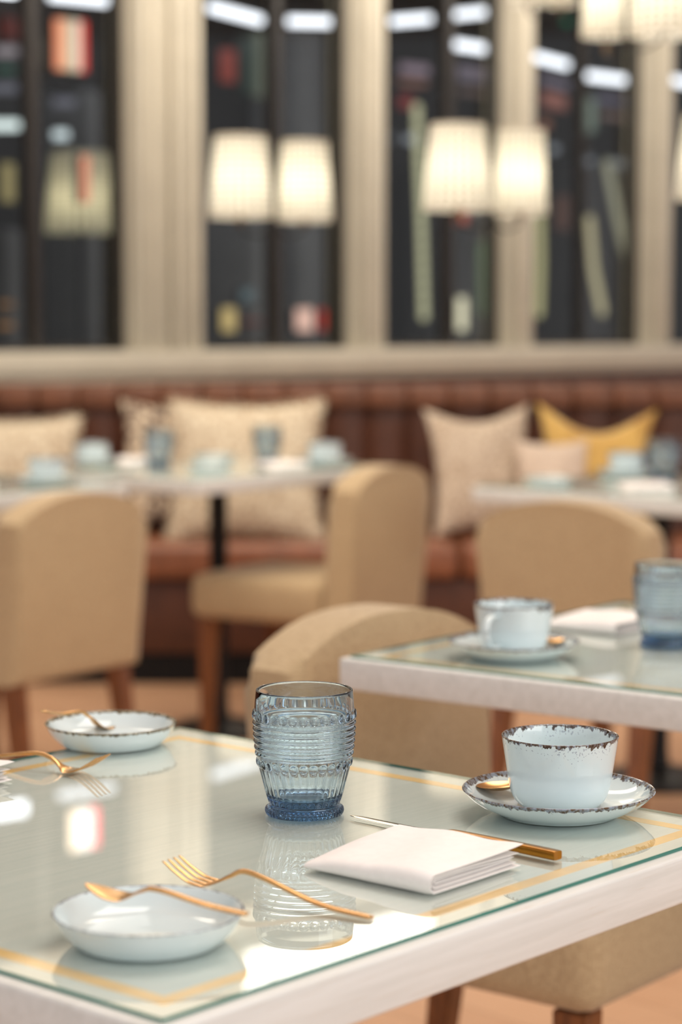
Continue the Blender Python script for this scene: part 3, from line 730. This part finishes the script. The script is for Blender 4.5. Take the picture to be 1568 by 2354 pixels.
# ------------------------------------------------------------------ tumblers
def make_tumbler():
    H = 0.104; n = 300; K = 30
    base = [(0.0, 0.0315), (0.0010, 0.0320), (0.003, 0.0324), (0.0055, 0.0320), (0.0075, 0.0300), (0.0095, 0.0296), (0.020, 0.0325), (0.030, 0.0350), (0.038, 0.0372),
            (0.044, 0.0385), (0.048, 0.0393), (0.058, 0.0406), (0.068, 0.0414), (0.078, 0.0417), (0.088, 0.0413), (0.096, 0.0406), (0.1025, 0.0400)]
    def R(z):
        for (z0, r0), (z1, r1) in zip(base, base[1:]):
            if z <= z1: return r0 + (r1-r0)*(z-z0)/(z1-z0)
        return base[-1][1]
    zs = []
    z = 0.0
    while z < 0.1025:
        zs.append(z)
        z += 0.00042 if 0.037 < z < 0.088 else (0.0006 if z < 0.012 else 0.0011)
    zs.append(0.1025)
    bm = bmesh.new(); rings = []
    rings.append([bm.verts.new((0, 0, 0.0012))])
    rings.append([bm.verts.new((0.024*math.cos(2*PI*i/n), 0.024*math.sin(2*PI*i/n), 0.0012)) for i in range(n)])
    rings.append([bm.verts.new((0.029*math.cos(2*PI*i/n), 0.029*math.sin(2*PI*i/n), 0.0)) for i in range(n)])
    for z in zs:
        ring = []
        for i in range(n):
            th = 2*PI*i/n; r = R(z)
            ph = (th*K/(2*PI)) % 1.0 - 0.5
            if z < 0.0075: r += 0.0005*math.cos(th*K*1.6 if False else th*48)*math.sin(PI*z/0.0075)
            if 0.0105 < z < 0.041:                               # flutes
                e = min(1, (z-0.0105)/0.003)*min(1, (0.041-z)/0.003)
                r += -0.0013*e*(1-(abs(ph)*2)**2.2) + 0.0003*e
            if 0.0395 < z < 0.0475:                              # small beads over the flutes
                d = math.hypot(ph*2*PI*r/K/0.0032, (z-0.0435)/0.0034)
                if d < 1: r += 0.0016*math.sqrt(1-d*d)
            if 0.0485 <= z <= 0.0790:                            # rings
                u = ((z-0.0485)/0.0051) % 1.0
                r += 0.0016*math.sin(PI*u)**0.8 - 0.0004
            if 0.0795 < z < 0.0875:                              # beads
                d = math.hypot(ph*2*PI*r/K/0.0036, (z-0.0835)/0.0037)
                if d < 1: r += 0.0019*math.sqrt(1-d*d)
            ring.append(bm.verts.new((r*math.cos(th), r*math.sin(th), z)))
        rings.append(ring)
    inner = [(0.0398, 0.1035), (0.0390, 0.1040), (0.0382, 0.1035), (0.0378, 0.102), (0.0382, 0.096), (0.0386, 0.085), (0.0384, 0.075), (0.0376, 0.060), (0.0358, 0.045), (0.0330, 0.030), (0.0300, 0.0185), (0.0285, 0.0160), (0.0262, 0.0146), (0.015, 0.0140), (0, 0.0138)]
    for (r, z) in inner:
        rings.append([bm.verts.new((0, 0, z))] if r == 0 else [bm.verts.new((r*math.cos(2*PI*i/n), r*math.sin(2*PI*i/n), z)) for i in range(n)])
    for a, b in zip(rings, rings[1:]):
        for i in range(n):
            j = (i+1) % n
            if len(a) == 1: bm.faces.new((a[0], b[j], b[i]))
            elif len(b) == 1: bm.faces.new((a[i], a[j], b[0]))
            else: bm.faces.new((a[i], a[j], b[j], b[i]))
    bmesh.ops.recalc_face_normals(bm, faces=bm.faces[:])
    me = bpy.data.meshes.new('tumbler'); bm.to_mesh(me); bm.free(); me.materials.append(BLUEGLASS)
    for p in me.polygons: p.use_smooth = True
    return link(bpy.data.objects.new('tumbler', me))
E = 0.0003
tum = make_tumbler()
def at_table(o, px, py, z=0.75+E): p = pz(px, py, z); o.location = (p.x, p.y, z); return o
tag(at_table(tum, 700, 1869), 'blue ribbed and beaded glass tumbler on the nearest table', 'glass', 'blue pressed glass tumblers')
def tumbler_at(x, y, label):
    o = clone(tum); o.location = (x, y, 0.75+E); tag(o, label, 'glass', 'blue pressed glass tumblers'); o.rotation_euler = (0, 0, random.uniform(0, 3)); return o
o = tumbler_at(0, 0, 'blue ribbed tumbler at right edge on second table'); at_table(o, 1531, 1484)
tumbler_at(-0.515, 6.13, 'blue tumbler on the far middle table left of its pedestal, before patterned cushion')
tumbler_at(-0.215, 6.32, 'blue tumbler on the far middle table against wide cream cushion')
tumbler_at(0.835, 5.62, 'blue tumbler on the far right table')

# ------------------------------------------------------------------ crockery
def bowl_mesh(R0, R1, H, t=0.0028, n=96, foot=0.0015):
    prof = [(0, foot), (R0-0.006, foot), (R0-0.004, 0), (R0-0.001, 0), (R0, foot), (R0+(R1-R0)*0.42, H*0.30), (R0+(R1-R0)*0.75, H*0.62), (R1-0.0008, H*0.96), (R1, H-0.0012), (R1-0.0010, H),
            (R1-t*0.7, H-0.0006), (R1-t-0.0004, H*0.90), (R0+(R1-R0)*0.66-t, H*0.60), (R0+(R1-R0)*0.25-t, H*0.32), (R0-0.006, H*0.20+0.001), (R0-0.014, 0.0045), (0, 0.0042)]
    bm = bmesh.new(); lathe(bm, prof, n); return bm
def sub(o, lv=1):
    m = o.modifiers.new('smooth', 'SUBSURF'); m.levels = lv; m.render_levels = lv; return o
SB_NEAR = m_porcelain('porcelain grey rim', 0.0215, 0.0005, 0.0008, GREYS, False, 0.3)
SB_FAR = m_porcelain('porcelain olive rim', 0.0215, 0.0016, 0.0022, OLIVES, False, 0.5)
SAUC = m_porcelain('porcelain saucer', 0.0215, 0.0022, 0.0030, SAUCC, False, 0.4)
CUPM = m_porcelain('porcelain cup', 0.061, 0.0032, 0.0016, BROWNS, True, 1.0)
bowl = mobj('bowl', bowl_mesh(0.049, 0.0635, 0.0215), SB_NEAR); sub(bowl)
pb = pz(341, 2090, 0.7715); bowl.location = (pb.x, pb.y, 0.75+E); tag(bowl, 'nearest shallow porcelain bowl with grey blue rim and a spreader across it', 'bowl')
bowl2 = mobj('bowl', bowl_mesh(0.049, 0.0635, 0.0215), SB_FAR); sub(bowl2)
pb2 = pz(255, 1659, 0.7715); bowl2.location = (pb2.x, pb2.y, 0.75+E); tag(bowl2, 'shallow porcelain bowl with brown speckled rim at the far corner of nearest table', 'bowl')
def small_bowl(x, y, label):
    o = clone(bowl2); o.location = (x, y, 0.75+E); return tag(o, label, 'bowl')
def saucer_mesh():
    R1, H = 0.080, 0.0215
    prof = [(0, 0.002), (0.044, 0.002), (0.046, 0), (0.049, 0), (0.050, 0.0015), (0.062, 0.0062), (0.073, 0.0130), (0.0792, 0.0200), (R1, H-0.0012), (R1-0.0010, H),
            (R1-0.0024, H-0.0006), (0.0750, 0.0170), (0.0680, 0.0118), (0.058, 0.0078), (0.046, 0.0058), (0.034, 0.0052), (0, 0.0050)]
    bm = bmesh.new(); lathe(bm, prof, 96); return bm
def make_saucer():
    return sub(mobj('saucer', saucer_mesh(), SAUC))
def make_cup():
    r = empty('coffee_cup')
    R, H, t = 0.0484, 0.061, 0.0027
    prof = [(0, 0.0015), (0.024, 0.0015), (0.0255, 0), (0.0285, 0), (0.0295, 0.001), (0.0345, 0.0035), (0.0395, 0.0100), (0.0420, 0.0185), (0.0438, 0.032), (0.0462, 0.047), (0.0480, 0.0595), (R, H-0.0010), (R-0.0010, H),
            (R-t+0.0002, H-0.0008), (0.0452, 0.057), (0.0434, 0.045), (0.0408, 0.028), (0.0385, 0.0165), (0.034, 0.0080), (0.026, 0.0050), (0, 0.0045)]
    bm = bmesh.new(); lathe(bm, prof, 96); sub(mobj('cup_body', bm, CUPM, r))
    bm = bmesh.new()
    keys = [(0.0462, 0, 0.0495, 0.0046, 0.0024), (0.058, 0, 0.0500, 0.0042, 0.0022), (0.0690, 0, 0.0440, 0.0042, 0.0024), (0.0715, 0, 0.030, 0.0042, 0.0026), (0.066, 0, 0.0185, 0.0042, 0.0025), (0.054, 0, 0.0125, 0.0042, 0.0023), (0.0405, 0, 0.0125, 0.0048, 0.0024)]
    sweep(bm, [(Vector(k[:3]), k[3], k[4]) for k in spline(keys, 6)], 14, 2.2)
    mobj('handle', bm, CUPM, r); return r
saucer = make_saucer(); ps = pz(1284, 1811, 0.7715); saucer.location = (ps.x, ps.y, 0.75+E); tag(saucer, 'porcelain saucer with grey brown rim under the cup on nearest table', 'saucer')
cup = make_cup(); cup.location = (ps.x+0.0008, ps.y-0.001, 0.75+0.0053+E); cup.rotation_euler = (0, 0, math.radians(75)); tag(cup, 'porcelain coffee cup with speckled brown rim on nearest table', 'cup')
def cup_set(x, y, rz, lc_, ls_):
    s = clone(saucer); s.location = (x, y, 0.75+E); tag(s, ls_, 'saucer', 'saucers on the other tables')
    c = clone(cup); c.location = (x, y, 0.75+0.0053+E); c.rotation_euler = (0, 0, rz); tag(c, lc_, 'cup', 'coffee cups on the other tables'); return s, c
p = pz(1181, 1470, 0.7715)
cup_set(p.x, p.y, math.radians(-122), 'coffee cup with its handle towards us on the second table', 'saucer under the coffee cup on the second table')
cup_set(-0.735, 5.42, 2.0, 'blue white cup on the far left table behind the chair', 'saucer on the far left table')
cup_set(-0.705, 6.13, 1.0, 'cup on the left corner of the far middle table', 'saucer on the left corner of the far middle table')
cup_set(-0.045, 6.14, 1.0, 'cup on the right corner of the far middle table', 'saucer on the right corner of the far middle table')
cup_set(0.745, 5.66, 1.0, 'cup beside the tumbler on the far right table', 'saucer beside the tumbler on the far right table')
small_bowl(-0.37, 6.32, 'pale bowl on the far middle table between the two tumblers')
small_bowl(-0.36, 5.95, 'pale bowl at the near corner of the far middle table above the pedestal')
small_bowl(0.515, 5.38, 'pale bowl at the left corner of the far right table')

# ------------------------------------------------------------------ napkins
def make_napkin(w, d, label, loc, rz):
    """folded cloth: the fold runs along the -Y side, loose edges at +Y; thins out towards -X; local origin at centre bottom"""
    bm = bmesh.new()
    def sheet(y0, y1, zlo, zhi, t, open_, x1):
        # centre line in the YZ plane: bottom leaf back to front, round the fold, top leaf front to back
        path = []
        for i in range(9): path.append((y1 + (y0-y1)*i/8*0.985, zlo))
        r = (zhi-zlo)/2
        for i in range(1, 8):
            a = -PI/2 - PI*i/8; path.append((y0 + 0.6*r + math.cos(a)*r*1.0, zlo + r + math.sin(a)*r))
        for i in range(13):
            u = i/12; path.append((y0 + 0.6*r + (y1+0.003-y0-0.6*r)*u, zhi + open_*u**2.2 + 0.0008*math.sin(u*5)))
        rings = []
        for k, (y, z) in enumerate(path):
            a = path[max(k-1, 0)]; b = path[min(k+1, len(path)-1)]
            dy, dz = b[0]-a[0], b[1]-a[1]; L = math.hypot(dy, dz) or 1; ny, nz = -dz/L, dy/L
            e = 0.45 if k in (0, len(path)-1) else 1.0
            ring = []
            cols = 16
            for side in (1, -1):
                rng = range(cols+1) if side == 1 else range(cols, -1, -1)
                for c in rng:
                    v = -1+2*c/cols; x = -w/2 + (x1+w/2)*(v+1)/2
                    ed = e*(1-abs(v)**30)**0.5 if abs(v) < 1 else 0.25*e
                    f0 = 0.42 + 0.45*min(1, max(0, (y+d/2)/d)); f = f0 + (1-f0)*min(1, (x+w/2)/(w*0.62))**0.8
                    wob = 0.0007*math.sin(x*90+y*40)*(z/0.012)
                    # left corner is cut back, so the front edge runs on a slight slant
                    ring.append(bm.verts.new((x, y + ny*t/2*side*ed, max(0.0002, (z + nz*t/2*side*ed)*f + wob))))
            rings.append(ring)
        n = len(rings[0])
        for a, b in zip(rings, rings[1:]):
            for i in range(n):
                j = (i+1) % n; bm.faces.new((a[i], a[j], b[j], b[i]))
        bm.faces.new(rings[0]); bm.faces.new(rings[-1][::-1])
    sheet(-d/2, d/2, 0.0014, 0.0150, 0.0022, 0.0020, w/2)
    sheet(-d/2+0.004, d/2-0.003, 0.0040, 0.0120, 0.0020, -0.0012, w/2-0.002)
    sheet(-d/2+0.008, d/2-0.006, 0.0066, 0.0093, 0.0018, -0.0010, w/2-0.004)
    o = mobj('napkin', bm, NAPKIN); o.location = loc; o.rotation_euler = (0, 0, rz); return tag(o, label, 'napkin')
nL = pz(712, 1990, 0.756); nT = pz(893, 1899, 0.762); nR = pz(1183, 1968, 0.762); nB = pz(1000, 2048, 0.752)
cx = (nL+nT+nR+nB)/4
ex = ((nR-nT)+(nB-nL))/2; ey = ((nT-nL)+(nR-nB))/2
NAPDBG = (ex.length, ey.length, math.degrees(math.atan2(ex.y, ex.x)), math.degrees(math.atan2(ey.y, ey.x)))
print('NAP', NAPDBG, [tuple(round(c, 3) for c in v) for v in (nL, nT, nR, nB)])
nap = make_napkin(ex.length, ey.length*1.06, 'white folded napkin beside the tumbler on nearest table', (cx.x+0.03*ey.x, cx.y+0.03*ey.y, 0.75+E), math.atan2(ex.y, ex.x))
def napkin_at(x, y, rz, label):
    o = clone(nap); o.location = (x, y, 0.75+E); o.rotation_euler = (0, 0, rz); return tag(o, label, 'napkin')
q = pz(-182, 1800, 0.75); napkin_at(q.x, q.y, math.radians(-38), 'white folded napkin cut by the left edge of the nearest table')
napkin_at(0.345, 2.87, math.radians(-40), 'white folded napkin between cup and tumbler on second table')
napkin_at(-0.60, 6.22, 0.4, 'white napkin left of the tumbler on the far middle table')
napkin_at(-0.17, 6.04, 0.6, 'white napkin on the right half of the far middle table')
napkin_at(0.735, 5.26, 0.1, 'white napkin on the far right table')
napkin_at(-0.93, 5.33, 0.7, 'white napkin on the far left table, at left edge of the photo')

# ------------------------------------------------------------------ cutlery
def cutlery_root(name, a, b, label, cat, zbase=0.75):
    """a: handle end, b: tip (world xy); local x runs from 0 to L"""
    r = empty(name, (a.x, a.y, zbase), math.atan2(b.y-a.y, b.x-a.x), label=label, cat=cat)
    return r, math.hypot(b.x-a.x, b.y-a.y)
def make_fork(a, b, label, keys_z, flip=False):
    r, L = cutlery_root('fork', a, b, label, 'fork')
    # t, half width, half thickness, z
    hk = [(0.0, .0030, .0013), (0.03, .0042, .0014), (0.25, .0036, .0016), (0.50, .0024, .0018), (0.62, .0024, .0019), (0.685, .0040, .0016), (0.73, .0098, .0011), (0.765, .0122, .0009), (0.80, .0124, .0008)]
    zf = lambda t: interp(keys_z, t)
    bm = bmesh.new()
    ks = spline([(t*L, 0, zf(t), w, th) for (t, w, th) in hk], 5)
    sweep(bm, [(Vector(k[:3]), k[3], k[4]) for k in ks], 14, 2.3); mobj('handle', bm, GOLD, r)
    for i in range(4):
        y = (-1.5+i)*0.0067; bm = bmesh.new()
        ks = [(t*L, y*(1 if t < 0.9 else 0.97), zf(t), w, th) for (t, w, th) in ((0.79, .0021, .0008), (0.86, .0017, .0010), (0.94, .0013, .0010), (0.985, .0009, .0008), (1.0, .0004, .0004))]
        sweep(bm, [(Vector(k[:3]), k[3], k[4]) for k in spline(ks, 4)], 10, 2.3); mobj('tine', bm, GOLD, r)
    return r
def interp(ks, t):
    for i in range(len(ks)-1):
        (t0, z0), (t1, z1) = ks[i], ks[i+1]
        if t <= t1:
            u = (t-t0)/(t1-t0)
            zp = ks[i-1][1] if i > 0 else z0; zn = ks[i+2][1] if i+2 < len(ks) else z1
            m0 = (z1-zp)/2; m1 = (zn-z0)/2
            return (2*u**3-3*u*u+1)*z0 + (u**3-2*u*u+u)*m0 + (-2*u**3+3*u*u)*z1 + (u**3-u*u)*m1
    return ks[-1][1]
# near fork: handle end at right, tines up at left
fa = pz(853, 2107, 0.752); fb = pz(392, 1972, 0.770)
print('FORK', (fb-fa).length)
make_fork(fa, fb, 'gold fork on the glass between near bowl and tumbler', [(0, .0018), (0.12, .0022), (0.35, .0075), (0.55, .0175), (0.63, .0185), (0.72, .0110), (0.80, .0060), (0.90, .0100), (1.0, .0195)])
fa = pz(-75, 1742, 0.752); fb = pz(240, 1737, 0.768)
print('FORK2', (fb-fa).length)
make_fork(fa, fb, 'gold fork near the left edge of the nearest table', [(0, .002), (0.12, .0035), (0.35, .0105), (0.52, .0135), (0.63, .0100), (0.72, .0020), (0.80, .0020), (0.90, .008), (1.0, .0175)])
def make_spreader(a, b, label, keys_z, zb, bw=1.0):
    r, L = cutlery_root('butter_spreader', a, b, label, 'knife', zb)
    hk = [(0.0, .0034, .0012), (0.04, .0042, .0013), (0.25, .0036, .0015), (0.50, .0024, .0017), (0.60, .0026, .0017)]
    bm = bmesh.new(); ks = spline([(t*L, 0, interp(keys_z, t), w, th) for (t, w, th) in hk], 5)
    sweep(bm, [(Vector(k[:3]), k[3], k[4]) for k in ks], 14, 2.3); mobj('handle', bm, GOLD, r)
    bk = [(0.595, .0026, .0016), (0.66, .0074, .0010), (0.74, .0120, .0008), (0.83, .0122, .0007), (0.92, .0088, .0007), (0.975, .0044, .0006), (1.0, .0006, .0005)]
    bm = bmesh.new(); ks = spline([(t*L, 0, interp(keys_z, t), w*bw, th) for (t, w, th) in bk], 5)
    sweep(bm, [(Vector(k[:3]), k[3], k[4]) for k in ks], 16, 2.2); mobj('blade', bm, GOLD, r)
    return r
sa = pz(568, 2101, 0.7775); sb = pz(196, 2034, 0.785)
print('SPREAD', (sb-sa).length)
make_spreader(sa, sb, 'gold butter spreader resting across the nearest bowl', [(0, .0), (0.08, .0006), (0.35, .0045), (0.55, .0095), (0.63, .0085), (0.72, .0025), (0.85, .0030), (1.0, .0080)], 0.7777)
sa = pz(98, 1637, 0.7830); sb = pz(268, 1669, 0.757)
print('SPREAD2', (sb-sa).length)
make_spreader(sa, sb, 'gold spreader leaning inside the far bowl of the nearest table', [(0, .0075), (0.15, .0040), (0.30, .0015), (0.50, .0010), (0.66, -0.008), (0.78, -.0180), (0.90, -.0195), (1.0, -.0185)], 0.7765, 0.6)
# table knife
ka = pz(1277, 1961, 0.7555); kb = pz(806, 1874, 0.752)
r, L = cutlery_root('table_knife', ka, kb, 'gold table knife with square handle behind the napkin', 'knife')
print('KNIFE', L)
hl = L*0.50
bm = bmesh.new(); sweep(bm, [(Vector(k[:3]), k[3], k[4]) for k in spline([(0, 0, .0040, .0046, .0030), (.002, 0, .0040, .0052, .0036), (hl*.5, 0, .0042, .0046, .0034), (hl*.94, 0, .0042, .0040, .0030), (hl, 0, .0042, .0026, .0020)], 5)], 16, 5.0)
mobj('knife_handle', bm, DARKGOLD, r)
bm = bmesh.new(); sweep(bm, [(Vector(k[:3]), k[3], k[4]) for k in spline([(hl*.99, 0, .0042, .0024, .0016), (hl*1.05, 0, .0030, .0050, .0007), (hl*1.25, 0, .0022, .0048, .0005), (L*.85, 0, .0018, .0044, .0005), (L*.95, 0, .0018, .0036, .0005), (L, 0, .0018, .0008, .0004)], 6)], 14, 2.0)
mobj('blade', bm, STEEL, r)
# teaspoons on the saucers
def make_teaspoon(label, loc, rz, tilt=0.0, scale=1.0):
    r = empty('teaspoon', loc, rz, label=label, cat='spoon'); r.rotation_euler = (0, tilt, rz)
    bm = bmesh.new()
    ks = spline([(-0.076, 0, .012, .0030, .0011), (-0.056, 0, .009, .0030, .0012), (-0.03, 0, .0045, .0018, .0014), (0.0, 0, .0012, .0022, .0012)], 6)
    sweep(bm, [(Vector(k[:3]), k[3], k[4]) for k in ks], 10, 2.3); mobj('handle', bm, GOLD, r)
    bm = bmesh.new(); n, m = 24, 8; prev = None
    Lb, Wb = 0.020, 0.0125
    top = []; bot = []
    for j in range(m+1):
        rr = j/m
        dz = -0.0045*(1-rr*rr)
        top.append([bm.verts.new((0.0195+Lb*rr*math.cos(2*PI*i/n), Wb*rr*math.sin(2*PI*i/n), 0.0046+dz)) for i in range(n)] if j else [bm.verts.new((0.0195, 0, 0.0046+dz))])
        bot.append([bm.verts.new((0.0195+(Lb+.0004*rr)*rr*math.cos(2*PI*i/n), (Wb+.0004*rr)*rr*math.sin(2*PI*i/n), 0.0038+dz+0.0004*rr)) for i in range(n)] if j else [bm.verts.new((0.0195, 0, 0.0038+dz))])
    for g, fl in ((top, 0), (bot, 1)):
        for j in range(m):
            for i in range(n):
                k = (i+1) % n
                q = [g[0][0], g[1][i], g[1][k]] if j == 0 else [g[j][i], g[j+1][i], g[j+1][k], g[j][k]]
                bm.faces.new(q[::-1] if fl else q)
    for i in range(n):
        k = (i+1) % n; bm.faces.new((top[m][i], bot[m][i], bot[m][k], top[m][k]))
    mobj('spoon_bowl', bm, GOLD, r); return r
make_teaspoon('gold teaspoon on the saucer left of the cup, nearest table', (ps.x-0.029, ps.y+0.041, 0.75+0.0125), math.radians(-158), 0.0)
p = pz(1181, 1470, 0.7715)
make_teaspoon('gold teaspoon on the saucer of the second table', (p.x+0.029, p.y+0.041, 0.75+0.0125), math.radians(-22), 0.0)
